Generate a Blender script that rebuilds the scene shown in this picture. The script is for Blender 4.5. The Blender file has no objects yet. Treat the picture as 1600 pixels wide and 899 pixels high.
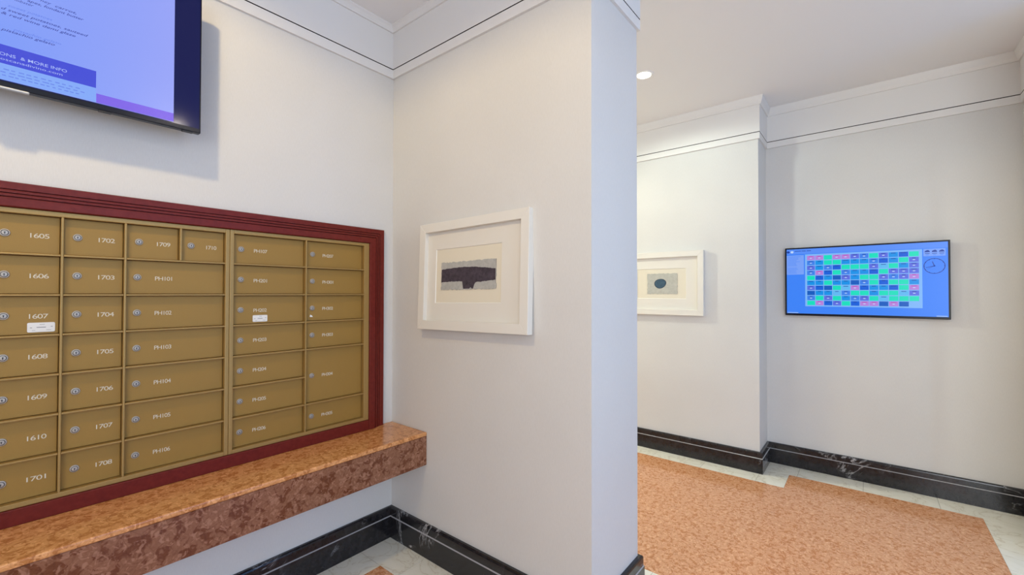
import bpy, bmesh, math, random
from mathutils import Vector, Matrix
random.seed(7)
scene = bpy.context.scene
COL = scene.collection
R = math.radians

# ------------------------------------------------------------------ camera
F_PX = 680.67
cam_d = bpy.data.cameras.new('camera')
cam_d.sensor_fit = 'HORIZONTAL'; cam_d.sensor_width = 36.0
cam_d.lens = F_PX / 1600.0 * 36.0
cam_d.clip_start = 0.02
cam = bpy.data.objects.new('camera', cam_d); COL.objects.link(cam)
yaw, pitch, roll = R(39.2337), R(0.7333), R(0.093)
Fw = Vector((math.cos(pitch)*math.cos(yaw), math.cos(pitch)*math.sin(yaw), math.sin(pitch)))
Rt = Vector((math.sin(yaw), -math.cos(yaw), 0.0))
Up = Rt.cross(Fw)
Rt2 = Rt*math.cos(roll) + Up*math.sin(roll)
Up2 = Up*math.cos(roll) - Rt*math.sin(roll)
m3 = Matrix((Rt2, Up2, -Fw)).transposed()
cam.matrix_world = Matrix.Translation((0, 0, 1.5)) @ m3.to_4x4()
scene.camera = cam

# ------------------------------------------------------------------ world, daylight, exposure
scene.view_settings.view_transform = 'Standard'
scene.view_settings.look = 'None'
scene.view_settings.gamma = 1.0
scene.view_settings.use_curve_mapping = False
scene.view_settings.exposure = -0.15
world = bpy.data.worlds.new('world'); scene.world = world
world.use_nodes = True
world.node_tree.nodes['Background'].inputs[0].default_value = (0.55, 0.68, 1.0, 1)
world.node_tree.nodes['Background'].inputs[1].default_value = 0.4

CEIL = 3.16
XB, YA = 1.64, 2.305            # partition face, mailbox wall face
PX1, PY = 2.11, 0.905           # partition right face, partition end face
XC, YC, XD, YE = 4.145, 0.708, 4.495, -0.83
LX, BY, EX, CY = -2.5, -4.5, 3.75, 5.0

def area(name, loc, rot, sx, sy, power, color):
    l = bpy.data.lights.new(name, 'AREA'); l.shape = 'RECTANGLE'; l.size = sx; l.size_y = sy
    l.energy = power; l.color = color
    o = bpy.data.objects.new(name, l); COL.objects.link(o); o.location = loc; o.rotation_euler = rot
    return o
# daylight entering through the lobby window behind the camera
area('window_daylight', (2.1, BY-0.10, 1.6), (R(90), 0, 0), 2.6, 2.5, 70, (0.10, 0.38, 1.0))
area('side_window_daylight', (LX-0.10, -2.3, 1.6), (R(90), 0, R(-90)), 3.2, 2.5, 154, (0.92, 0.96, 1.0))

# ------------------------------------------------------------------ materials
MATS = {}
def new_mat(name):
    m = bpy.data.materials.new(name); m.use_nodes = True
    nt = m.node_tree; b = nt.nodes['Principled BSDF']
    MATS[name] = m
    return m, nt, b
def plain(name, col, rough=0.5, metal=0.0, spec=0.5, emit=None, es=1.0, coat=0.0):
    m, nt, b = new_mat(name)
    b.inputs['Base Color'].default_value = (*col, 1)
    b.inputs['Roughness'].default_value = rough
    b.inputs['Metallic'].default_value = metal
    b.inputs['Specular IOR Level'].default_value = spec
    b.inputs['Coat Weight'].default_value = coat
    if emit:
        b.inputs['Emission Color'].default_value = (*emit, 1)
        b.inputs['Emission Strength'].default_value = es
    return m
def coords(nt, scale=(1, 1, 1), kind='Object', rot=(0, 0, 0)):
    tc = nt.nodes.new('ShaderNodeTexCoord'); mp = nt.nodes.new('ShaderNodeMapping')
    mp.inputs['Scale'].default_value = scale; mp.inputs['Rotation'].default_value = rot
    nt.links.new(tc.outputs[kind], mp.inputs['Vector']); return mp.outputs['Vector']
def noise(nt, vec, scale, detail=2, rough=0.5, dist=0.0):
    n = nt.nodes.new('ShaderNodeTexNoise'); n.inputs['Scale'].default_value = scale
    n.inputs['Detail'].default_value = detail; n.inputs['Roughness'].default_value = rough
    n.inputs['Distortion'].default_value = dist
    nt.links.new(vec, n.inputs['Vector']); return n.outputs['Fac']
def ramp(nt, fac, stops):
    r = nt.nodes.new('ShaderNodeValToRGB'); e = r.color_ramp.elements
    while len(e) > 1: e.remove(e[-1])
    e[0].position = stops[0][0]; e[0].color = (*stops[0][1], 1)
    for p, c in stops[1:]:
        k = e.new(p); k.color = (*c, 1)
    nt.links.new(fac, r.inputs['Fac']); return r.outputs['Color']
def mixc(nt, fac, a, b, mode='MIX'):
    n = nt.nodes.new('ShaderNodeMix'); n.data_type = 'RGBA'; n.blend_type = mode
    if isinstance(fac, float): n.inputs[0].default_value = fac
    else: nt.links.new(fac, n.inputs[0])
    for s, v in ((6, a), (7, b)):
        if isinstance(v, tuple): n.inputs[s].default_value = (*v, 1)
        else: nt.links.new(v, n.inputs[s])
    return n.outputs[2]
def math_n(nt, op, a, b=0.0):
    n = nt.nodes.new('ShaderNodeMath'); n.operation = op
    for i, v in enumerate((a, b)):
        if isinstance(v, (int, float)): n.inputs[i].default_value = v
        else: nt.links.new(v, n.inputs[i])
    return n.outputs[0]
def bump(nt, b, h, strength, dist=0.002):
    n = nt.nodes.new('ShaderNodeBump'); n.inputs['Strength'].default_value = strength
    n.inputs['Distance'].default_value = dist
    nt.links.new(h, n.inputs['Height']); nt.links.new(n.outputs[0], b.inputs['Normal'])

def mat_wallpaper():
    m, nt, b = new_mat('wallpaper')
    v = coords(nt, (1, 1, 0.12)); n1 = noise(nt, v, 420, 2, 0.6)
    v2 = coords(nt, (0.3, 0.3, 1.0)); n2 = noise(nt, v2, 500, 1, 0.5)
    h = math_n(nt, 'ADD', n1, math_n(nt, 'MULTIPLY', n2, 0.5))
    big = noise(nt, coords(nt), 2.0, 2)
    c = ramp(nt, big, [(0.35, (0.665, 0.66, 0.65)), (0.65, (0.69, 0.685, 0.675))])
    c2 = ramp(nt, n1, [(0.3, (0.95, 0.95, 0.95)), (0.7, (1.0, 1.0, 1.0))])
    nt.links.new(mixc(nt, 1.0, c, c2, 'MULTIPLY'), b.inputs['Base Color'])
    b.inputs['Roughness'].default_value = 0.55; b.inputs['Specular IOR Level'].default_value = 0.3
    bump(nt, b, h, 0.25, 0.0012)
mat_wallpaper()
def mat_paint(name, col):
    m, nt, b = new_mat(name)
    n = noise(nt, coords(nt), 140, 2)
    b.inputs['Base Color'].default_value = (*col, 1); b.inputs['Roughness'].default_value = 0.6
    bump(nt, b, n, 0.08, 0.001)
mat_paint('ceiling_paint', (0.83, 0.825, 0.83))
mat_paint('trim_paint', (0.75, 0.74, 0.73))
plain('groove_dark', (0.035, 0.02, 0.015), 0.8)

def mat_red_marble(name, dark, mid, light, sc, rough, aniso=(1, 1, 1)):
    m, nt, b = new_mat(name)
    v = coords(nt, aniso)
    n0 = noise(nt, v, sc*0.35, 3, 0.6)
    n1 = noise(nt, v, sc, 3, 0.55, 0.6)
    n3 = noise(nt, v, sc*4, 3, 0.6)
    s = math_n(nt, 'ADD', math_n(nt, 'MULTIPLY', n1, 0.8), math_n(nt, 'MULTIPLY', n0, 0.3))
    blot = ramp(nt, s, [(0.50, (0, 0, 0)), (0.545, (1, 1, 1))])
    base = mixc(nt, n3, dark, mid)
    lt = mixc(nt, n3, mid, light)
    c = mixc(nt, blot, base, lt)
    n5 = noise(nt, v, sc*1.6, 2, 0.5, 1.2)
    pale = ramp(nt, n5, [(0.54, (0, 0, 0)), (0.62, (1, 1, 1))])
    c = mixc(nt, math_n(nt, 'MULTIPLY', pale, 0.55), c, tuple(min(.9, x*1.28+.03) for x in light))
    vv = nt.nodes.new('ShaderNodeTexVoronoi'); vv.feature = 'DISTANCE_TO_EDGE'; vv.inputs['Scale'].default_value = sc*0.9
    nt.links.new(v, vv.inputs['Vector'])
    edge = ramp(nt, vv.outputs['Distance'], [(0.0, (0.72, 0.62, 0.55)), (0.06, (1, 1, 1))])
    nt.links.new(mixc(nt, 0.6, c, mixc(nt, 1.0, c, edge, 'MULTIPLY')), b.inputs['Base Color'])
    b.inputs['Roughness'].default_value = rough
mat_red_marble('bench_marble_shade', (0.105, 0.026, 0.008), (0.185, 0.064, 0.027), (0.30, 0.145, 0.085), 28, 0.2)  # ledge front stone, darkened: its shade is put into the colour
mat_red_marble('bench_marble_lit', (0.36, 0.12, 0.032), (0.60, 0.26, 0.085), (0.70, 0.345, 0.14), 34, 0.16)  # same stone on top, with the light from above put into the colour
mat_red_marble('floor_marble', (0.45, 0.155, 0.045), (0.62, 0.27, 0.11), (0.74, 0.40, 0.23), 38, 0.13, (1, 1, 1))

def mat_cream_marble():
    m, nt, b = new_mat('cream_marble')
    v = coords(nt)
    n = noise(nt, v, 5, 4, 0.6, 1.0)
    vein = math_n(nt, 'ABSOLUTE', math_n(nt, 'SUBTRACT', n, 0.5))
    c = ramp(nt, vein, [(0.0, (0.68, 0.62, 0.50)), (0.02, (0.82, 0.79, 0.68)), (0.12, (0.86, 0.83, 0.73))])
    nt.links.new(c, b.inputs['Base Color']); b.inputs['Roughness'].default_value = 0.15
mat_cream_marble()
plain('grout', (0.28, 0.24, 0.18), 0.9)
def mat_black_marble():
    m, nt, b = new_mat('black_marble')
    v = coords(nt)
    n = noise(nt, v, 3.2, 5, 0.6, 1.6)
    vein = math_n(nt, 'ABSOLUTE', math_n(nt, 'SUBTRACT', n, 0.5))
    vm = ramp(nt, vein, [(0.0, (1, 1, 1)), (0.010, (0.25, 0.25, 0.25)), (0.03, (0, 0, 0))])
    mask = ramp(nt, noise(nt, v, 2.6, 2), [(0.55, (0, 0, 0)), (0.66, (1, 1, 1))])
    k = math_n(nt, 'MULTIPLY', vm, mask)
    c0 = ramp(nt, noise(nt, v, 30, 4, 0.7), [(0.3, (0.006, 0.006, 0.008)), (0.75, (0.028, 0.026, 0.030))])
    nt.links.new(mixc(nt, k, c0, (0.50, 0.50, 0.52)), b.inputs['Base Color'])
    b.inputs['Roughness'].default_value = 0.14
mat_black_marble()
plain('base_glint', (0.36, 0.36, 0.38), 0.25)  # highlight on the polished chamfer, painted in as light grey

def mat_wood():
    m, nt, b = new_mat('red_wood')
    v = coords(nt, (1, 1, 1)); n = noise(nt, v, 60, 3)
    c = ramp(nt, n, [(0.3, (0.125, 0.013, 0.009)), (0.7, (0.160, 0.019, 0.013))])
    nt.links.new(c, b.inputs['Base Color']); b.inputs['Roughness'].default_value = 0.36; b.inputs['Specular IOR Level'].default_value = 0.22
mat_wood()
def mat_gold(name, col, metal, rough):
    m, nt, b = new_mat(name)
    n = noise(nt, coords(nt, (1, 1, 1)), 700, 2)
    c = ramp(nt, n, [(0.3, tuple(x*0.9 for x in col)), (0.7, tuple(x*1.08 for x in col))])
    nt.links.new(c, b.inputs['Base Color'])
    b.inputs['Roughness'].default_value = rough; b.inputs['Metallic'].default_value = metal
    bump(nt, b, n, 0.12, 0.0005)
mat_gold('gold_door', (0.325, 0.190, 0.038), 0.22, 0.5)
mat_gold('gold_frame', (0.37, 0.235, 0.075), 0.4, 0.42)
plain('mail_shadow', (0.05, 0.03, 0.012), 0.8)
plain('lock_steel', (0.46, 0.42, 0.37), 0.42, 0.45)
plain('lock_dark', (0.03, 0.03, 0.03), 0.5)
plain('number_paint', (0.66, 0.61, 0.49), 0.5)
plain('sticker_white', (0.78, 0.77, 0.75), 0.5)
plain('sticker_ink', (0.18, 0.18, 0.20), 0.6)
plain('tv_black', (0.006, 0.006, 0.012), 0.25, spec=0.25)
plain('tv_back', (0.02, 0.02, 0.022), 0.5)
plain('tv_logo', (0.55, 0.55, 0.56), 0.3, 0.6)
plain('frame_white', (0.76, 0.74, 0.69), 0.4)
plain('mat_board', (0.74, 0.715, 0.66), 0.8)
plain('mat_inner', (0.74, 0.69, 0.57), 0.85)
plain('mat_bevel', (0.85, 0.84, 0.80), 0.7)
def mat_paper(name, a, b_):
    m, nt, b = new_mat(name)
    n = noise(nt, coords(nt), 45, 5, 0.65)
    nt.links.new(ramp(nt, n, [(0.3, a), (0.7, b_)]), b.inputs['Base Color']); b.inputs['Roughness'].default_value = 0.9
mat_paper('art_paper', (0.36, 0.36, 0.35), (0.48, 0.48, 0.46))
mat_paper('art_paper_pale', (0.42, 0.42, 0.38), (0.52, 0.52, 0.47))
mat_paper('art_ink', (0.030, 0.024, 0.034), (0.075, 0.055, 0.078))
mat_paper('art_edge', (0.12, 0.11, 0.12), (0.2, 0.19, 0.2))
mat_paper('art_blue', (0.035, 0.075, 0.12), (0.06, 0.115, 0.17))
plain('art_blue_rim', (0.02, 0.028, 0.045), 0.9)
plain('lamp_trim', (0.85, 0.84, 0.82), 0.4)
plain('lamp_lens', (1, 0.95, 0.85), 0.4, emit=(1.0, 0.90, 0.70), es=14.0)
plain('window_frame_paint', (0.75, 0.75, 0.75), 0.4)
m, nt, b = new_mat('pane_glass')
b.inputs['Transmission Weight'].default_value = 1.0; b.inputs['Roughness'].default_value = 0.0; b.inputs['IOR'].default_value = 1.02

def screen_mat(name, col, s=1.0):
    return plain(name, tuple(0.02*c for c in col), 0.25, emit=col, es=s, spec=0.3)

# ------------------------------------------------------------------ geometry helpers
class MB:
    """collects faces for one mesh object"""
    def __init__(s): s.v = []; s.f = []; s.mi = []; s.mats = []
    def m(s, name):
        if name not in s.mats: s.mats.append(name)
        return s.mats.index(name)
    def face(s, pts, mat):
        i = len(s.v); s.v += [tuple(p) for p in pts]; s.f.append(list(range(i, i+len(pts)))); s.mi.append(s.m(mat))
    def box(s, x0, x1, y0, y1, z0, z1, mat):
        i = len(s.v)
        s.v += [(x0,y0,z0),(x1,y0,z0),(x1,y1,z0),(x0,y1,z0),(x0,y0,z1),(x1,y0,z1),(x1,y1,z1),(x0,y1,z1)]
        for f in ((0,3,2,1),(4,5,6,7),(0,1,5,4),(1,2,6,5),(2,3,7,6),(3,0,4,7)):
            s.f.append([i+k for k in f]); s.mi.append(s.m(mat))
        return s
    def prism(s, pts2, lift, a, b, mat, mat_side=None):
        """closed polygon pts2 (2-D) swept between a and b; lift(p, t) gives 3-D"""
        n = len(pts2); i = len(s.v)
        s.v += [lift(p, a) for p in pts2] + [lift(p, b) for p in pts2]
        s.f.append(list(range(i, i+n))); s.mi.append(s.m(mat))
        s.f.append([i+n+k for k in reversed(range(n))]); s.mi.append(s.m(mat))
        for k in range(n):
            k2 = (k+1) % n
            s.f.append([i+k, i+n+k, i+n+k2, i+k2]); s.mi.append(s.m(mat_side or mat))
        return s
    def build(s, name, parent=None, bevel=0.0, seg=2, smooth=False, loc=None):
        me = bpy.data.meshes.new(name)
        me.from_pydata(s.v, [], s.f)
        for n in s.mats: me.materials.append(MATS[n])
        for p, k in zip(me.polygons, s.mi): p.material_index = k
        bm = bmesh.new(); bm.from_mesh(me)
        if bevel:
            bmesh.ops.remove_doubles(bm, verts=bm.verts, dist=1e-6)
            bmesh.ops.recalc_face_normals(bm, faces=bm.faces)
            es = [e for e in bm.edges if len(e.link_faces) == 2 and e.calc_face_angle(0) > 0.5]
            bmesh.ops.bevel(bm, geom=es, offset=bevel, segments=seg, profile=0.5, affect='EDGES', clamp_overlap=True)
        elif any(len(f) for f in s.f):
            bmesh.ops.recalc_face_normals(bm, faces=bm.faces)
        bm.to_mesh(me); bm.free()
        if smooth:
            for p in me.polygons: p.use_smooth = True
        o = bpy.data.objects.new(name, me); COL.objects.link(o)
        if loc is not None: o.location = loc
        if parent is not None: o.parent = parent
        return o
def tag(o, label, cat, group=None):
    o['label'] = label; o['category'] = cat
    if group: o['group'] = group
    return o
def struct(o, label=None):
    o['kind'] = 'structure'
    if label: o['label'] = label
    return o
def empty(name, loc=(0, 0, 0)):
    o = bpy.data.objects.new(name, None); COL.objects.link(o); o.location = loc; o.empty_display_size = 0.05
    return o
def text_mesh(name, body, mat, width, height, frame, parent=None, shear=0.0, align='LEFT', extrude=0.0, bold=0.0, spacing=1.0):
    """flat lettering; frame = (origin, right, up) vectors; lettering is stretched to width x height (cap height)"""
    cu = bpy.data.curves.new(name, 'FONT'); cu.body = body; cu.size = 1.0; cu.shear = shear
    cu.resolution_u = 3; cu.space_character = spacing; cu.extrude = extrude; cu.offset = bold
    tmp = bpy.data.objects.new(name+'_tmp', cu); COL.objects.link(tmp)
    dg = bpy.context.evaluated_depsgraph_get()
    me = bpy.data.meshes.new_from_object(tmp.evaluated_get(dg))
    bpy.data.objects.remove(tmp); bpy.data.curves.remove(cu)
    xs = [v.co.x for v in me.vertices]; x0, x1 = min(xs), max(xs)
    cap = 0.70
    o3, r3, u3 = (Vector(k) for k in frame)
    n3 = r3.cross(u3)
    for v in me.vertices:
        x = (v.co.x-x0)/(x1-x0)*width; y = v.co.y/cap*height
        v.co = o3 + r3*x + u3*y + n3*(v.co.z*height)
    me.materials.clear(); me.materials.append(MATS[mat])
    me.name = name
    o = bpy.data.objects.new(name, me); COL.objects.link(o)
    if parent is not None: o.parent = parent
    return o

def sweep(path, profile, mats, names, parentless_kind=True, closed_prof=True):
    """mitred moulding along a wall line; room lies to the right of the path; one object per segment"""
    n = len(path); norms = []
    for i in range(n-1):
        d = (Vector(path[i+1])-Vector(path[i])).normalized(); norms.append(Vector((d.y, -d.x)))
    mit = []
    for i in range(n):
        if i == 0: mit.append(norms[0])
        elif i == n-1: mit.append(norms[-1])
        else:
            a, b_ = norms[i-1], norms[i]; mit.append((a+b_)/(1+a.dot(b_)))
    out = []
    for i in range(n-1):
        if names[i] is None: continue
        mb = MB()
        def P(k, pr):
            p = Vector(path[k]) + mit[k]*pr[0]; return (p.x, p.y, pr[1])
        m_ = len(profile)
        for j in range(m_):
            j2 = (j+1) % m_
            if not closed_prof and j2 == 0: continue
            mb.face([P(i, profile[j]), P(i+1, profile[j]), P(i+1, profile[j2]), P(i, profile[j2])], mats[j])
        mb.face([P(i, p) for p in profile], mats[0]); mb.face([P(i+1, p) for p in reversed(profile)], mats[0])
        o = mb.build(names[i])
        bm = bmesh.new(); bm.from_mesh(o.data); bmesh.ops.remove_doubles(bm, verts=bm.verts, dist=1e-6)
        bmesh.ops.recalc_face_normals(bm, faces=bm.faces); bm.to_mesh(o.data); bm.free()
        struct(o); out.append(o)
    return out

# ------------------------------------------------------------------ room shell
def wall(name, *boxes):
    mb = MB()
    for bx in boxes: mb.box(*bx, 'wallpaper')
    return struct(mb.build(name))
T = 0.15
wall('wall_left', (LX-T, XB, YA, YA+T, 0, CEIL))
wall('wall_partition', (XB, PX1, PY, CY, 0, CEIL))
wall('wall_corridor', (XC, XD+T, YC, CY, 0, CEIL))
wall('wall_right', (XD, XD+T, YE-T, YC, 0, CEIL))
wall('wall_return', (EX, XD, YE-T, YE, 0, CEIL))
wall('wall_lobby_right', (EX, EX+T, BY-T, YE-T, 0, CEIL))
wall('wall_lobby_left', (LX-T, LX, BY-T, -3.9, 0, CEIL), (LX-T, LX, -.7, YA, 0, CEIL), (LX-T, LX, -3.9, -.7, 0, .35), (LX-T, LX, -3.9, -.7, 2.85, CEIL))
wall('wall_corridor_end', (PX1, XC, CY, CY+T, 0, CEIL))
WX0, WX1, WZ0, WZ1 = 0.8, 3.4, 0.35, 2.85
wall('wall_back', (LX, WX0, BY-T, BY, 0, CEIL), (WX1, EX, BY-T, BY, 0, CEIL),
     (WX0, WX1, BY-T, BY, 0, WZ0), (WX0, WX1, BY-T, BY, WZ1, CEIL))
struct(MB().box(LX-T, XD+T, BY-T, CY+T, CEIL, CEIL+0.1, 'ceiling_paint').build('ceiling'))
# lobby window behind the camera
wo = MB()
for a, b_, c, d in ((WX0, WX0+.06, WZ0, WZ1), (WX1-.06, WX1, WZ0, WZ1), (WX0+.06, WX1-.06, WZ0, WZ0+.06), (WX0+.06, WX1-.06, WZ1-.06, WZ1)):
    wo.box(a, b_, BY-.09, BY-.03, c, d, 'window_frame_paint')
win = struct(wo.build('window_1'))
for k in (1, 2):
    x = WX0 + (WX1-WX0)*k/3
    MB().box(x-.025, x+.025, BY-.085, BY-.035, WZ0+.06, WZ1-.06, 'window_frame_paint').build('mullion', win)

wo = MB()
for a, b_, c, d in ((-3.9, -3.84, WZ0, WZ1), (-.76, -.7, WZ0, WZ1), (-3.84, -.76, WZ0, WZ0+.06), (-3.84, -.76, WZ1-.06, WZ1)):
    wo.box(LX-.09, LX-.03, a, b_, c, d, 'window_frame_paint')
win = struct(wo.build('window_2'))
MB().box(LX-.085, LX-.035, -2.325, -2.275, WZ0+.06, WZ1-.06, 'window_frame_paint').build('mullion', win)

# floor: grout bed with cream border tiles and one red marble field
floor = struct(MB().box(LX-T, XD+T, BY-T, CY+T, -0.06, -0.0015, 'grout').build('floor'))
RED = [(-2.3, 2.085), (1.413, 2.085), (1.413, .70), (2.309, .70), (2.309, 4.8), (3.944, 4.8), (3.944, .512), (4.254, .512),
       (4.254, -.585), (-2.3, -.585)]
fi = MB(); fi.prism(RED, lambda p, t: (p[0], p[1], t), -0.012, 0.0, 'floor_marble')
fm = fi.build('marble_field', floor)
fm['label'] = 'polished orange-red mottled marble field'
G = 0.0012
def tile(x0, x1, y0, y1):
    c = ((x0+x1)/2, (y0+y1)/2)
    mb = MB().box(x0+G, x1-G, y0+G, y1-G, -0.012, 0.0, 'cream_marble')
    return mb.build('tile', floor)
def strip_x(y0, y1, xs):
    for a, b_ in zip(xs, xs[1:]): tile(a, b_, y0, y1)
def strip_y(x0, x1, ys):
    for a, b_ in zip(ys, ys[1:]): tile(x0, x1, a, b_)
def steps(a, b_, d=0.4225):
    out = [a]
    while out[-1]+d < b_-0.05: out.append(out[-1]+d)
    return out+[b_]
strip_x(2.085, YA, [1.413-.4225*k for k in range(9, -1, -1)])
tile(1.413, XB, 1.945, YA)
strip_y(1.413, XB, [.70, PY, 1.10, 1.5225, 1.945])
strip_x(.70, PY, [1.64, 1.875, 2.11]); tile(2.11, 2.309, .70, PY)
strip_y(PX1, 2.309, steps(PY, 4.8))
strip_y(3.944, XC, steps(YC, 4.8))
tile(3.944, 4.254, .512, YC); tile(4.254, XD, .459, YC)
strip_y(4.254, XD, [YE, -.384, .037, .459])
strip_x(YE, -.585, [2.72, 3.14, 3.56, 3.98, 4.254])
strip_y(LX, -2.3, steps(-.585, 2.085)); 
strip_x(YE, -.585, steps(LX, 2.72))
for r_ in range(4):                                   # plain cream paving of the lobby behind
    y1 = YE+(BY-YE)*r_/4; y0 = YE+(BY-YE)*(r_+1)/4
    strip_x(y0, y1, [LX+(EX-LX)*k/6 for k in range(7)])
tile(LX, -2.3895, 2.085, YA); strip_x(4.8, CY, steps(PX1, XC))

# baseboards and cornice, mitred round both wall lines
near = [(LX, YA), (XB, YA), (XB, PY), (PX1, PY), (PX1, CY)]
far = [(XC, CY), (XC, YC), (XD, YC), (XD, YE), (EX, YE), (EX, BY), (LX, BY), (LX, YA)]
def base_prof(h):
    return [(0, 0), (.026, 0), (.026, h*.70), (.0215, h*.70+.0045), (.0215, h-.012), (.0195, h-.005), (.014, h), (0, h)]
bm_ = ['black_marble', 'black_marble', 'base_glint', 'black_marble', 'black_marble', 'black_marble', 'black_marble', 'black_marble']
sweep(near, base_prof(.182), bm_, ['baseboard_left', 'baseboard_partition', 'baseboard_partition_end', 'baseboard_partition_corridor'])
sweep(far, base_prof(.176), bm_, ['baseboard_corridor', 'baseboard_corner_return', 'baseboard_right', 'baseboard_return', 'baseboard_lobby_right', 'baseboard_back', 'baseboard_lobby_left'])
def cornice(zd, zc):
    D = .014
    pr = [(0, zd-.056), (D, zd-.056), (D, zd-.003), (.002, zd-.003), (.002, zd+.003), (D, zd+.003), (D, zc), (D+.010, zc), (D+.012, zc+.008),
          (D+.020, zc+.022), (D+.030, CEIL-.006), (D+.030, CEIL), (0, CEIL)]
    ms = ['trim_paint']*13; ms[2] = ms[3] = ms[4] = 'groove_dark'
    return pr, ms
pr, ms = cornice(2.897, 3.122)
sweep(near, pr, ms, ['trim_1', 'trim_2', 'trim_3', 'trim_4'])
pr, ms = cornice(2.862, 3.092)
sweep(far, pr, ms, ['trim_5', 'trim_6', 'trim_7', 'trim_8', 'trim_9', 'trim_10', 'trim_11'])

# ------------------------------------------------------------------ stone shelf under the mailboxes
SX0, SY0, SZ, SB = -0.35, 1.970, 0.700, 0.512
shelf = tag(empty('stone_shelf', (0.6, 2.13, SB)), 'long red marble ledge running under the brass mailboxes', 'ledge')
off = Vector((-0.6, -2.13, -SB))
def part(mb, name, parent, o=None, **k):
    ob = mb.build(name, parent, **k); ob.location = o if o is not None else (0, 0, 0); return ob
part(MB().box(SX0, XB-.0005, SY0-.003, YA-.0005, SZ-.022, SZ, 'bench_marble_lit'), 'top_slab', shelf, off, bevel=.006, seg=3)
part(MB().box(SX0, XB-.0005, SY0, SY0+.022, SB, SZ-.0225, 'bench_marble_shade'), 'apron', shelf, off, bevel=.0015, seg=1)
part(MB().box(SX0+.002, XB-.0005, SY0+.0225, YA-.0005, SB+.001, SB+.021, 'bench_marble_shade'), 'soffit', shelf, off)
part(MB().box(SX0+.001, SX0+.022, SY0+.0225, YA-.0005, SB+.0215, SZ-.0225, 'bench_marble_shade'), 'end_panel', shelf, off)

# ------------------------------------------------------------------ mailbox banks
k_ = YA/2.297
def sx(x): return x*k_
def sz(z): return 1.5+(z-1.5)*k_
YD, YR = YA-.012, YA-.036        # door face, rail face
ROW_T, ROW_B = sz(1.776), sz(.7745)
PITCH = (ROW_T-ROW_B)/7
def lock_mesh():
    mb = MB(); n = 20
    rings = [(.0135, 0), (.0135, .002), (.0120, .0045), (.0098, .0050), (.0092, .0038), (.0082, .0038), (.0076, .0060), (0.0, .0066)]
    for (r0, d0), (r1, d1) in zip(rings, rings[1:]):
        for i in range(n):
            a, b_ = 2*math.pi*i/n, 2*math.pi*(i+1)/n
            p = [(r0*math.cos(a), -d0, r0*math.sin(a)), (r0*math.cos(b_), -d0, r0*math.sin(b_)),
                 (r1*math.cos(b_), -d1, r1*math.sin(b_)), (r1*math.cos(a), -d1, r1*math.sin(a))]
            mb.face(p if r1 else p[:3], 'lock_dark' if (r0, r1) in ((.0098, .0092), (.0092, .0082)) else 'lock_steel')
    mb.box(-.0011, .0011, -.0075, -.0060, -.0045, .0030, 'lock_dark')
    mb.box(-.0020, .0020, -.0074, -.0060, .0005, .0030, 'lock_dark')
    o = mb.build('lock'); me = o.data; bpy.data.objects.remove(o); return me
LOCK = lock_mesh()
def add_door(bank, base, x0, x1, z0, z1, num, lx, tx0, tx1, sticker=None):
    d = MB().box(x0+.0015, x1-.0015, YD, YA-.0065, z0+.0015, z1-.0015, 'gold_door').build('door', bank, bevel=.0008, seg=1)
    d.location = base
    zc = (z0+z1)/2
    l = bpy.data.objects.new('lock', LOCK); COL.objects.link(l); l.parent = d; l.location = (lx, YD, zc)
    l['label'] = 'round steel key lock'
    t = text_mesh('number', num, 'number_paint', tx1-tx0, .0165, ((tx0, YD-.0004, zc-.0115), (1, 0, 0), (0, 0, 1)), d, spacing=.86, bold=0.0)
    t['label'] = 'white number ' + num
    if sticker:
        w, h, ox, oz = sticker
        mb = MB(); pts = []
        for cx, cz, a0 in ((1, 1, 0), (-1, 1, 90), (-1, -1, 180), (1, -1, 270)):
            for s_ in range(4):
                a = R(a0+30*s_); pts.append((ox+cx*(w/2-.004)+.004*math.cos(a), oz+cz*(h/2-.004)+.004*math.sin(a)))
        mb.prism(pts, lambda p, t_: (p[0], t_, p[1]), YD-.0012, YD-.0002, 'sticker_white')
        for (bx, bz, bw, bh) in ((0, 0, .022, .0022), (-.024, -.001, .005, .0018), (.025, .002, .005, .0018), (.002, .010, .012, .0012), (-.018, -.011, .008, .0010), (.018, -.010, .012, .0010)):
            sc_ = w/.066
            mb.box(ox+(bx-bw/2)*sc_, ox+(bx+bw/2)*sc_, YD-.0014, YD-.0010, oz+bz-bh/2, oz+bz+bh/2, 'sticker_ink')
        s = mb.build('sticker', d); s['label'] = 'white paper name sticker'
    return d
def bank(name, label, x0, x1, z0, z1):
    b_ = tag(empty(name, ((x0+x1)/2, YA-.02, z0)), label, 'mailbox', 'brass mailbox banks in the red frame')
    base = -Vector(b_.location)
    part(MB().box(x0+.001, x1-.001, YA-.006, YA-.0005, z0+.001, z1-.001, 'mail_shadow'), 'back_plate', b_, base)
    return b_, base
def bar(bank_, base, x0, x1, z0, z1, name):
    part(MB().box(x0, x1, YR, YA-.0065, z0, z1, 'gold_frame'), name, bank_, base, bevel=.0018, seg=2)
def beadbar(bank_, base, x0, x1, z0, z1, name, y):
    part(MB().box(x0, x1, y, YA-.0065, z0, z1, 'gold_frame'), name, bank_, base, bevel=.0015, seg=2)
HB = .0036                       # half bar width
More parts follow.
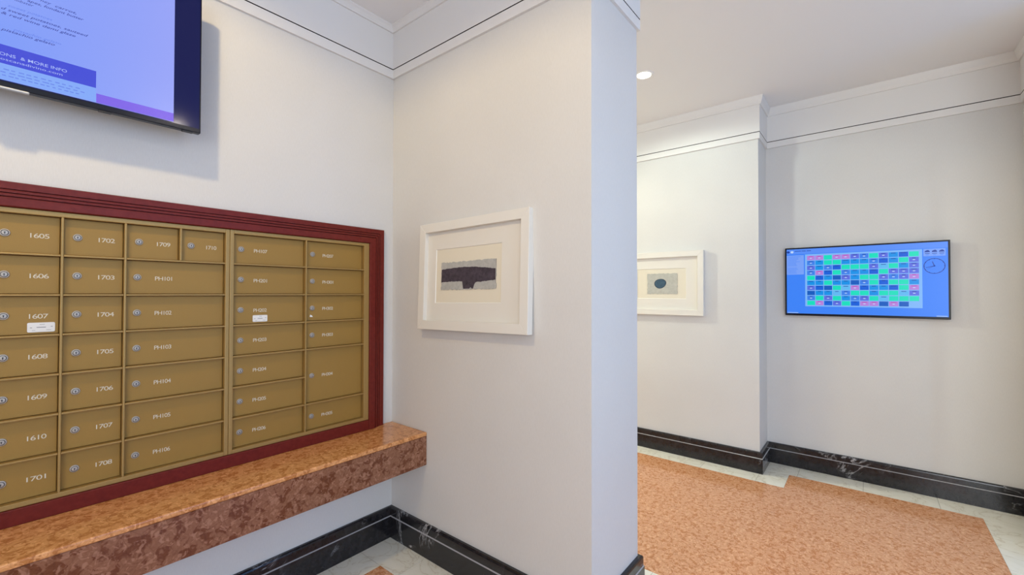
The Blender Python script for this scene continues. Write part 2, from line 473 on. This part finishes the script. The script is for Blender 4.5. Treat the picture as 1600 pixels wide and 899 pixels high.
# bank with the 1600s, 1700s and the first penthouse column
X = [sx(v) for v in (.0145, .191, .365, .543, .713)]
UD = sx(.7265)
b1, o1 = bank('mailbox_bank', 'brass mailbox bank with doors 1605 to 1710 and PH101 to PH106', X[0]-.014, UD-.0005, ROW_B-.014, ROW_T+.014)
bar(b1, o1, X[0]-.014, X[0]+HB, ROW_B-.014, ROW_T+.014, 'stile')
bar(b1, o1, X[4]-HB, UD-.0006, ROW_B-.014, ROW_T+.014, 'stile')
bar(b1, o1, X[0]+HB, X[4]-HB, ROW_T-HB, ROW_T+.014, 'top_rail')
bar(b1, o1, X[0]+HB, X[4]-HB, ROW_B-.014, ROW_B+HB, 'bottom_rail')
bar(b1, o1, X[1]-HB, X[1]+HB, ROW_B+HB, ROW_T-HB, 'mullion')
bar(b1, o1, X[2]-HB, X[2]+HB, ROW_B+HB, ROW_T-HB, 'mullion')
bar(b1, o1, X[3]-HB, X[3]+HB, ROW_T-PITCH+HB, ROW_T-HB, 'mullion')
for r_ in range(1, 7):
    z = ROW_T-PITCH*r_
    for i0, i1 in ((0, 1), (1, 2), (2, 4)):
        bar(b1, o1, X[i0]+HB, X[i1]-HB, z-HB, z+HB, 'rail')
N1 = ['1605', '1606', '1607', '1608', '1609', '1610', '1701']
N2 = ['1702', '1703', '1704', '1705', '1706', '1707', '1708']
N3 = ['', 'PH101', 'PH102', 'PH103', 'PH104', 'PH105', 'PH106']
for r_ in range(7):
    zt, zb = ROW_T-PITCH*r_-HB, ROW_T-PITCH*(r_+1)+HB
    zc = (zt+zb)/2
    st = (.068, .034, X[0]+.129, zc-.043) if r_ == 2 else None
    add_door(b1, o1, X[0]+HB, X[1]-HB, zb, zt, N1[r_], X[0]+.040, X[0]+.099, X[0]+.146, st)
    add_door(b1, o1, X[1]+HB, X[2]-HB, zb, zt, N2[r_], X[1]+.041, X[1]+.099, X[1]+.146)
    if r_ == 0:
        add_door(b1, o1, X[2]+HB, X[3]-HB, zb, zt, '1709', X[2]+.044, X[2]+.102, X[2]+.147)
        add_door(b1, o1, X[3]+HB, X[4]-HB, zb, zt, '1710', X[3]+.041, X[3]+.098, X[3]+.137)
    else:
        add_door(b1, o1, X[2]+HB, X[4]-HB, zb, zt, N3[r_], X[2]+.040, X[2]+.097, X[2]+.154)
# bank with the upper penthouses
Q = [sx(v) for v in (.740, 1.078, 1.4175)]
QR = sx(1.447)
b2, o2 = bank('mailbox_bank', 'brass mailbox bank with doors PH107 to PH305 beside the corner', UD+.0005, QR, ROW_B-.014, ROW_T+.014)
bar(b2, o2, UD+.0006, Q[0]+HB, ROW_B-.014, ROW_T+.014, 'stile')
bar(b2, o2, Q[2]-HB, QR, ROW_B-.014, ROW_T+.014, 'stile')
bar(b2, o2, Q[0]+HB, Q[2]-HB, ROW_T-HB, ROW_T+.014, 'top_rail')
bar(b2, o2, Q[0]+HB, Q[2]-HB, ROW_B-.014, ROW_B+HB, 'bottom_rail')
bar(b2, o2, Q[1]-HB, Q[1]+HB, ROW_B+HB, ROW_T-HB, 'mullion')
P1 = ['PH107', 'PH201', 'PH202', 'PH203', 'PH204', 'PH205', 'PH206']
P2 = ['PH207', 'PH301', 'PH302', 'PH303', 'PH304', None, 'PH305']
for r_ in range(7):
    zt, zb = ROW_T-PITCH*r_-HB, ROW_T-PITCH*(r_+1)+HB
    zc = (zt+zb)/2
    if r_:
        bar(b2, o2, Q[0]+HB, Q[1]-HB, zt, zt+2*HB, 'rail')
        if r_ != 5: bar(b2, o2, Q[1]+HB, Q[2]-HB, zt, zt+2*HB, 'rail')
    st = (.066, .032, Q[0]+.126, zc-.043) if r_ == 2 else None
    add_door(b2, o2, Q[0]+HB, Q[1]-HB, zb, zt, P1[r_], Q[0]+.040, Q[0]+.096, Q[0]+.156, st)
    if P2[r_]:
        zb2 = zb-PITCH if r_ == 4 else zb
        dd = add_door(b2, o2, Q[1]+HB, Q[2]-HB, zb2, zt, P2[r_], Q[1]+.043, Q[1]+.099, Q[1]+.160)
        if r_ == 2:
            x_, z_ = Q[1]+.030, zc-.040
            s = MB().prism([(x_, z_-.006), (x_+.017, z_-.007), (x_+.013, z_), (x_+.003, z_+.006)], lambda p, t_: (p[0], t_, p[1]), YD-.001, YD-.0002, 'sticker_white').build('sticker', dd)
            s['label'] = 'torn scrap of a sticker'

# red wooden surround with stepped profile
FXR, FZT = sx(1.557), sz(1.880)
FXI, FZI = QR+.0008, ROW_T+.0148
FXL, FXLI = X[0]-.014-.11, X[0]-.0148
fr = tag(empty('mailbox_surround', ((FXL+FXR)/2, YA-.02, SZ)), 'glossy dark red wooden moulding framing the brass mailboxes', 'frame')
fo = -Vector(fr.location)
# profile from the outer edge (t=0) to the inner edge (t=1): depth in front of the wall
SP = [(0, 0), (0, .021), (.03, .025), (.285, .025), (.295, .017), (.325, .017), (.335, .030), (.36, .032), (.435, .032), (.445, .023), (.475, .023), (.485, .036), (.51, .038), (.585, .038), (.595, .029), (.625, .029), (.635, .042), (.66, .045), (.96, .045), (1, .040), (1, 0)]
def rail_piece(name, A, B, a, b_):
    """mitred member from outer corners A,B to inner corners a,b (x,z)"""
    mb = MB()
    def P(o, i, s_): return (o[0]+(i[0]-o[0])*s_[0], YA-.0004-s_[1], o[1]+(i[1]-o[1])*s_[0])
    for s0, s1 in zip(SP, SP[1:]):
        mb.face([P(A, a, s0), P(B, b_, s0), P(B, b_, s1), P(A, a, s1)], 'red_wood')
    mb.face([P(A, a, s_) for s_ in SP], 'red_wood'); mb.face([P(B, b_, s_) for s_ in SP], 'red_wood')
    mb.face([P(A, a, SP[0]), P(B, b_, SP[0]), P(B, b_, SP[-1]), P(A, a, SP[-1])], 'red_wood')
    o = mb.build(name, fr)
    bm = bmesh.new(); bm.from_mesh(o.data); bmesh.ops.remove_doubles(bm, verts=bm.verts, dist=1e-6)
    bmesh.ops.recalc_face_normals(bm, faces=bm.faces); bm.to_mesh(o.data); bm.free()
    o.location = fo
FB = SZ+.0008; FBI = ROW_B-.0148
rail_piece('top_moulding', (FXL, FZT), (FXR, FZT), (FXLI, FZI), (FXI, FZI))
rail_piece('side_moulding', (FXR, FZT), (FXR, FB), (FXI, FZI), (FXI, FB))
rail_piece('side_moulding', (FXL, FB), (FXL, FZT), (FXLI, FB), (FXLI, FZI))
part(MB().box(FXLI+.0005, FXI-.0005, YA-.0435, YA-.0005, FB, FBI, 'red_wood'), 'bottom_board', fr, fo, bevel=.002)

# ------------------------------------------------------------------ television above the mailboxes
TX0, TX1, TZ0, TZ1, TY = -.475, .582, 2.166, 2.767, 2.160
tv = tag(empty('television', ((TX0+TX1)/2, YA-.05, TZ0)), 'large wall television showing a pale blue menu page above the mailboxes', 'television')
to = -Vector(tv.location)
part(MB().box(TX0, TX1, TY+.001, TY+.030, TZ0, TZ1, 'tv_black'), 'housing', tv, to, bevel=.003)
part(MB().box(TX0+.14, TX1-.14, TY+.0305, TY+.062, TZ0+.06, TZ1-.10, 'tv_back'), 'back_cover', tv, to, bevel=.008)
part(MB().box(-.20, .30, TY+.0625, YA-.0005, 2.33, 2.60, 'tv_back'), 'wall_mount', tv, to)
plain('tv_dark_glass', (0.004, 0.005, 0.012), 0.10, spec=0.15, emit=(0.006, 0.008, 0.075), es=1.0)
part(MB().box(TX0+.008, TX1-.006, TY-.0004, TY+.0008, TZ0+.018, TZ1-.008, 'tv_dark_glass'), 'dark_panel', tv, to)
screen_mat('menu_blue', (0.25, 0.37, 1.0), 1.0)
m = MATS['menu_blue']; nt = m.node_tree
g = coords(nt, (1, 1, 1)); sep = nt.nodes.new('ShaderNodeSeparateXYZ'); nt.links.new(g, sep.inputs[0])
mr = nt.nodes.new('ShaderNodeMapRange'); mr.inputs[1].default_value = 0.0; mr.inputs[2].default_value = 0.5
nt.links.new(sep.outputs[0], mr.inputs[0])
nt.links.new(ramp(nt, mr.outputs[0], [(0.0, (0.20, 0.34, 1.0)), (1.0, (0.34, 0.40, 1.0))]), nt.nodes['Principled BSDF'].inputs['Emission Color'])
screen_mat('menu_bar', (0.055, 0.075, 0.72)); screen_mat('menu_purple', (0.22, 0.13, 0.85)); screen_mat('menu_ink', (0.045, 0.07, 0.38))
screen_mat('menu_faint', (0.14, 0.24, 0.85)); screen_mat('menu_light', (0.42, 0.52, 1.0)); screen_mat('menu_foot', (0.24, 0.42, 1.0))
SXR, SXL, SZB, SZT = .489, -.385, 2.187, 2.757
scr = part(MB().box(SXL, SXR, TY-.0012, TY-.0006, SZB, SZT, 'menu_blue'), 'screen', tv, to)
scr['label'] = 'lit pale blue menu page'
def panel(name, x0, x1, z0, z1, mat, parent=scr, y=TY-.0016):
    o = MB().face([(x0, y, z0), (x1, y, z0), (x1, y, z1), (x0, y, z1)], mat)
def scr_quad(name, x0, x1, z0, z1, mat, y):
    mb = MB(); mb.face([(x0, y, z0), (x1, y, z0), (x1, y, z1), (x0, y, z1)], mat)
    o = mb.build(name, scr); return o
scr_quad('banner', -.157, .261, 2.240, 2.301, 'menu_bar', TY-.0015)
scr_quad('footer_panel', -.157, .261, SZB+.002, 2.240, 'menu_foot', TY-.0015)
scr_quad('purple_band', .262, SXR, SZB+.001, 2.221, 'menu_purple', TY-.0015)
def tvtext(body, x0, x1, z, h, mat, shear=0.0, bold=0.0):
    text_mesh('lettering', body, mat, x1-x0, h, ((x0, TY-.0019, z), (1, 0, 0), (0, 0, 1)), scr, shear=shear, bold=bold)
tvtext('pistachio gelato', .036, .157, 2.347, .0085, 'menu_ink', .35, .008)
tvtext('& red wine demi glaze', .036, .207, 2.400, .0085, 'menu_ink', .35, .008)
tvtext('d sweet potatoes, sauteed', .036, .239, 2.415, .0085, 'menu_ink', .35, .008)
tvtext('apes, fondant butter', .092, .227, 2.468, .0085, 'menu_ink', .35, .008)
tvtext('carrot,', .156, .208, 2.482, .0085, 'menu_ink', .35, .008)
tvtext('ney', .121, .147, 2.484, .0085, 'menu_ink', .35)
tvtext('lobster', .064, .107, 2.456, .0085, 'menu_ink', .35)
tvtext('pistachio gelato', .062, .172, 2.357, .0080, 'menu_faint', .35)
tvtext('sweet potatoes', .050, .150, 2.430, .0080, 'menu_faint', .35)
tvtext('IONS  & MORE INFO', .030, .187, 2.266, .0100, 'menu_light', 0, .006)
tvtext('@toscanadivino.com', .010, .176, 2.251, .0080, 'menu_light')
for i, (x0, x1, z) in enumerate(((.010, .225, 2.221), (.000, .240, 2.211), (.040, .223, 2.201))):
    for j in range(13):
        w = (x1-x0)/13
        xx = x0+w*j
        scr_quad('fine_print', xx, xx+w*random.uniform(.5, .85), z, z+.003, 'menu_faint', TY-.0019)
part(MB().box(.030, .100, TY-.004, TY+.010, TZ0-.007, TZ0-.0003, 'tv_logo'), 'logo_plate', tv, to, bevel=.002)
for x0 in (.27, .52): part(MB().box(x0, x0+.035, TY+.004, TY+.020, TZ0-.004, TZ0-.0003, 'tv_back'), 'foot_slot', tv, to)
for c in scr.children: c.location = (0, 0, 0)

# ------------------------------------------------------------------ schedule screen on the right wall
UX = 4.450
U0, U1, V0, V1 = -.466, .557, 1.312, 1.893       # Y range, Z range
t2 = tag(empty('wall_display', (XD-.02, (U0+U1)/2, V0)), 'thin wall display with a colourful schedule grid and clock', 'television')
t2o = -Vector(t2.location)
part(MB().box(UX+.001, UX+.024, U0, U1, V0, V1, 'tv_black'), 'housing', t2, t2o, bevel=.002)
part(MB().box(UX+.0245, XD-.0005, U0+.25, U1-.25, V0+.10, V1-.10, 'tv_back'), 'wall_mount', t2, t2o)
screen_mat('sch_bg', (0.045, 0.24, 1.0)); screen_mat('sch_panel', (0.22, 0.50, 1.0)); screen_mat('sch_left', (0.20, 0.38, 1.0))
CM = {'P': (0.50, 0.23, 0.76), 'G': (0.0, 0.78, 0.55), 'V': (0.11, 0.16, 0.80), 'B': (0.045, 0.23, 0.88), 'C': (0.0, 0.30, 0.86), 'D': (0.0, 0.12, 0.74), 'N': (0.0, 0.11, 0.56), 'L': (0.12, 0.52, 0.95)}
for k, c in CM.items(): screen_mat('sch_'+k, c)
screen_mat('sch_ink', (0.008, 0.05, 0.36)); screen_mat('sch_pinkink', (0.50, 0.06, 0.42)); screen_mat('sch_pale', (0.55, 0.72, 1.0)); screen_mat('sch_head', (0.10, 0.29, 1.0))
s2 = part(MB().box(UX-.0006, UX+.0008, U0+.012, U1-.012, V0+.018, V1-.012, 'sch_bg'), 'screen', t2, t2o)
s2['label'] = 'lit blue schedule page'
def q2(name, ya, yb, z0, z1, mat, d):
    mb = MB(); x = UX-.0006-d
    mb.face([(x, ya, z0), (x, yb, z0), (x, yb, z1), (x, ya, z1)], mat)
    return mb.build(name, s2)
q2('header', U1-.013, U0+.013, 1.838, V1-.013, 'sch_head', .0003)
q2('grid_panel', .412, -.316, 1.392, 1.833, 'sch_panel', .0004)
q2('notice_panel', .545, .420, 1.663, 1.828, 'sch_left', .0004)
q2('weather_panel', -.323, -.441, 1.779, 1.833, 'sch_left', .0004)
ROWS = ['PPGPPVBGVCDG', 'BCGGCCCBDCGV', 'VCBDGGGVLGCV', 'BPDGBCCDGVVV', 'GDCNVCGGVBVP', 'CCGCCNBGDGGC', 'VDNGLPDCCDGP', 'NCCLBGGCGGLV', 'BGVGCBVGLGGG', 'GPDVGDPPNPN-']
cw, chh = (.400+.300)/12, (1.822-1.400)/10
for j, row in enumerate(ROWS):
    for i, c in enumerate(row):
        if c == '-': continue
        y0 = .400-cw*i; z1 = 1.822-chh*j
        o = q2('schedule_cell', y0-.0022, y0-cw+.0022, z1-chh+.0028, z1-.0028, 'sch_'+c, .0008)
        ink = 'sch_pinkink' if c == 'P' else 'sch_ink'
        if c in 'PVBCDL':
            mb = MB()
            x = UX-.0006-.0011; yc = y0-cw/2
            wv = random.uniform(.010, .017)
            mb.face([(x, yc+wv, z1-.012), (x, yc-wv, z1-.012), (x, yc-wv, z1-.0075), (x, yc+wv, z1-.0075)], ink)
            if c in 'PVB': mb.face([(x, yc+.007, z1-.026), (x, yc-.007, z1-.026), (x, yc-.007, z1-.020), (x, yc+.007, z1-.020)], 'sch_pale')
            mb.build('cell_text', s2)
for i in range(14):
    if i in (8,): continue
    z = 1.818-.0108*i
    q2('notice_line', .537, .537-random.uniform(.06, .105), z-.0030, z, 'sch_bg', .0008)
# header title, badges, footer marks
for yc in (.533, .505):
    pts = [(yc+.011*math.cos(2*math.pi*k/20), 1.857+.010*math.sin(2*math.pi*k/20)) for k in range(20)]
    mb = MB(); mb.face([(UX-.0014, p[0], p[1]) for p in pts], 'sch_ink' if yc > .52 else 'sch_pale'); mb.build('badge', s2)
for (a, b_) in ((.486, .44), (.436, .405), (.400, .37)): q2('title_mark', a, b_, 1.861, 1.866, 'sch_ink', .0008)
q2('footer_mark', .540, .462, 1.334, 1.338, 'sch_pale', .0008); q2('footer_mark', -.390, -.448, 1.334, 1.338, 'sch_pale', .0008)
q2('title_mark', -.370, -.415, 1.866, 1.870, 'sch_head', .0008)
for yc in (-.344, -.383, -.421):
    pts = [(-.015, 0), (.015, 0), (.013, .009), (.005, .014), (-.004, .017), (-.011, .011)]
    mb = MB(); mb.face([(UX-.0015, yc+p[0], 1.808+p[1]) for p in pts], 'sch_ink'); mb.build('cloud_mark', s2)
    q2('weather_text', yc+.013, yc-.013, 1.796, 1.800, 'sch_ink', .0008); q2('weather_text', yc+.008, yc-.008, 1.786, 1.790, 'sch_bg', .0008)
CYc, CZc, RYc, RZc = -.3815, 1.705, .0585, .0575
mb = MB()
for k in range(40):
    a, b_ = 2*math.pi*k/40, 2*math.pi*(k+1)/40
    mb.face([(UX-.0014, CYc+RYc*q*math.cos(t), CZc+RZc*q*math.sin(t)) for q, t in ((1, a), (1, b_), (.92, b_), (.92, a))], 'sch_ink')
for k in range(12):
    a = 2*math.pi*k/12; da = .035
    mb.face([(UX-.0014, CYc+RYc*q*math.cos(t), CZc+RZc*q*math.sin(t)) for q, t in ((.96, a-da), (.96, a+da), (.87, a+da), (.87, a-da))], 'sch_ink')
mb.build('clock_dial', s2)
def hand(dy, dz, w, mat='sch_ink'):
    v = Vector((dy, dz)); n = Vector((-v.y, v.x)).normalized()*w
    mb = MB(); c = Vector((CYc, CZc))
    mb.face([(UX-.0016, p.x, p.y) for p in (c-v*.12+n, c+v+n*.6, c+v-n*.6, c-v*.12-n)], mat); mb.build('clock_hand', s2)
hand(.011, .034, .0034); hand(.046, -.011, .0026); hand(.038, -.022, .0009)
for c in s2.children: c.location = (0, 0, 0)

# ------------------------------------------------------------------ framed pictures
def rough_edge(w, h, amp, n, seed):
    rnd = random.Random(seed); pts = []
    for (ax, az, bx, bz) in ((-w/2, -h/2, w/2, -h/2), (w/2, -h/2, w/2, h/2), (w/2, h/2, -w/2, h/2), (-w/2, h/2, -w/2, -h/2)):
        ln = math.hypot(bx-ax, bz-az); k = max(4, int(n*ln))
        for i in range(k):
            t = i/k; j = rnd.uniform(-amp, amp) if i else 0
            nx, nz = (bz-az)/ln, -(bx-ax)/ln
            pts.append((ax+(bx-ax)*t+nx*j, az+(bz-az)*t+nz*j))
    return pts
def picture(name, label, W, H, fw, depth, win, wallx, yc, zc, art, lean=0.0, spin=0.0):
    """local x runs to the viewer's right (-Y in the room), z up, -y out of the wall"""
    p = tag(empty(name), label, 'picture', 'white framed pictures')
    d = depth
    iw, ih = W/2-fw, H/2-fw
    for nm, pts in (('frame_side', [(-W/2, -H/2), (-W/2, H/2), (-iw, ih), (-iw, -ih)]), ('frame_side', [(W/2, H/2), (W/2, -H/2), (iw, -ih), (iw, ih)]),
                    ('frame_rail', [(-W/2, H/2), (W/2, H/2), (iw, ih), (-iw, ih)]), ('frame_rail', [(W/2, -H/2), (-W/2, -H/2), (-iw, -ih), (iw, -ih)])):
        MB().prism(pts, lambda q, t: (q[0], t, q[1]), -d, 0, 'frame_white').build(nm, p, bevel=.0012, seg=1)
    # outer mat with a bevelled window, set back in the frame
    wx0, wx1, wz0, wz1 = win
    mb = MB(); ym = -.014; yi = -.0105
    o4 = [(-iw, -ih), (iw, -ih), (iw, ih), (-iw, ih)]; w4 = [(wx0, wz0), (wx1, wz0), (wx1, wz1), (wx0, wz1)]
    bvl = .0025; i4 = [(wx0+bvl, wz0+bvl), (wx1-bvl, wz0+bvl), (wx1-bvl, wz1-bvl), (wx0+bvl, wz1-bvl)]
    for k in range(4):
        k2 = (k+1) % 4
        mb.face([(*o4[k][:1], ym, o4[k][1]), (o4[k2][0], ym, o4[k2][1]), (w4[k2][0], ym, w4[k2][1]), (w4[k][0], ym, w4[k][1])], 'mat_board')
        mb.face([(w4[k][0], ym, w4[k][1]), (w4[k2][0], ym, w4[k2][1]), (i4[k2][0], yi, i4[k2][1]), (i4[k][0], yi, i4[k][1])], 'mat_bevel')
    mb.build('mat_board', p)
    MB().box(-iw, iw, yi+.0005, -.001, -ih, ih, 'mat_inner').build('backing_board', p)
    art(p, yi)
    p.matrix_world = Matrix.Translation((wallx-.0006, yc, zc)) @ Matrix.Rotation(R(-90), 4, 'Z') @ Matrix.Rotation(lean, 4, 'X') @ Matrix.Rotation(spin, 4, 'Y')
    return p
def art_bar(p, yi):
    W, H = .405, .150; cx, cz = -.028, -.003
    pts = [(cx+a, cz+b_) for a, b_ in rough_edge(W, H, .0028, 90, 3)]
    a = MB().prism(pts, lambda q, t: (q[0], t, q[1]), yi-.0022, yi, 'art_paper', 'art_edge').build('print_sheet', p)
    a['label'] = 'torn grey paper with a dark violet bar'
    rnd = random.Random(5); top, bot = [], []
    n = 44
    for i in range(n+1):
        t = i/n; x = cx-W/2+.003+(W-.006)*t
        hump = math.sin(math.pi*t)
        zt = cz+.037-.012*t*t*.9+.010*hump+rnd.uniform(-.0012, .0012)
        zb = cz-.034+rnd.uniform(-.0015, .0015)+.004*math.sin(7*t)
        if .415 < t < .64:
            e = min(1, min(t-.415, .64-t)/.012); zb = zb*(1-e)+(cz-.0715)*e
            if .485 < t < .50 or .555 < t < .575: zb += .008
        top.append((x, zt)); bot.append((x, zb))
    MB().prism(bot+top[::-1], lambda q, t: (q[0], t, q[1]), yi-.0028, yi-.0023, 'art_ink').build('ink_shape', a)
def art_dot(p, yi):
    W, H = .288, .195; cx, cz = .013, -.003
    pts = [(cx+a, cz+b_) for a, b_ in rough_edge(W, H, .0025, 70, 8)]
    a = MB().prism(pts, lambda q, t: (q[0], t, q[1]), yi-.0022, yi, 'art_paper_pale', 'art_edge').build('print_sheet', p)
    a['label'] = 'torn grey paper with a blue oval'
    for nm, s_, mt, y in (('ink_rim', 1.0, 'art_blue_rim', .0026), ('ink_oval', .90, 'art_blue', .0031)):
        pts = []
        for k in range(36):
            t = 2*math.pi*k/36; r_ = s_*(1+.05*math.sin(2*t+.6)+.03*math.sin(3*t))
            pts.append((cx-.017+.056*r_*math.cos(t), cz+.002+.047*r_*math.sin(t)))
        MB().prism(pts, lambda q, t: (q[0], t, q[1]), yi-y, yi-.0023, mt).build(nm, a)
picture('framed_print', 'white framed print of a dark violet bar hanging beside the mailboxes', .79, .595, .050, .038, (-.275, .210, -.150, .150), XB-.0005, 1.605, 1.597, art_bar, lean=R(-2.6), spin=R(-.9))
picture('framed_print', 'white framed print of a blue oval, half hidden behind the partition', .79, .595, .052, .036, (-.235, .237, -.145, .141), XC-.0005, 1.536, 1.594, art_dot)

# ------------------------------------------------------------------ recessed downlights
def downlight(x, y, power, label, blend=0.25, ang=172, color=(1.0, 0.88, 0.72)):
    d = tag(empty('downlight', (x, y, CEIL)), label, 'ceiling light', 'recessed ceiling downlights')
    n = 28; mb = MB()
    prof = [(.070, 0), (.069, -.004), (.060, -.006), (.052, -.004), (.050, -.001)]
    for (r0, z0), (r1, z1) in zip(prof, prof[1:]):
        for i in range(n):
            a, b_ = 2*math.pi*i/n, 2*math.pi*(i+1)/n
            mb.face([(r0*math.cos(a), r0*math.sin(a), z0), (r0*math.cos(b_), r0*math.sin(b_), z0), (r1*math.cos(b_), r1*math.sin(b_), z1), (r1*math.cos(a), r1*math.sin(a), z1)], 'lamp_trim')
    mb.build('trim_ring', d)
    mb = MB(); mb.prism([(.0505*math.cos(2*math.pi*i/n), .0505*math.sin(2*math.pi*i/n)) for i in range(n)], lambda p, t: (p[0], p[1], t), -.0035, -.0005, 'lamp_lens')
    mb.build('lens', d)
    l = bpy.data.lights.new('downlight_beam', 'SPOT'); l.energy = power; l.color = color
    l.spot_size = R(ang); l.spot_blend = blend; l.shadow_soft_size = .045
    o = bpy.data.objects.new('downlight_beam', l); COL.objects.link(o); o.parent = d; o.location = (0, 0, -.055)
    return d
downlight(-.085, 1.295, 60, 'recessed downlight in the ceiling over the mailbox alcove', color=(1.0, .75, .36))
downlight(3.18, 1.305, 23, 'glowing recessed downlight over the corridor, beside the partition edge', color=(.90, 1.0, .88))
downlight(3.18, 3.9, 235, 'added unseen fill downlight at the far end of the corridor', color=(1, .98, .76))  # unseen fill lamp, added to lighten the corridor walls and ceiling
downlight(.32, -3.0, 70, 'recessed downlight over the lobby near the back window', color=(.38, .70, 1.0))
downlight(1.2, -.9, 20, 'added unseen fill downlight over the lobby in front of the partition', color=(1.0, .88, .78))  # fill lamp added out of view for steeper light near the partition
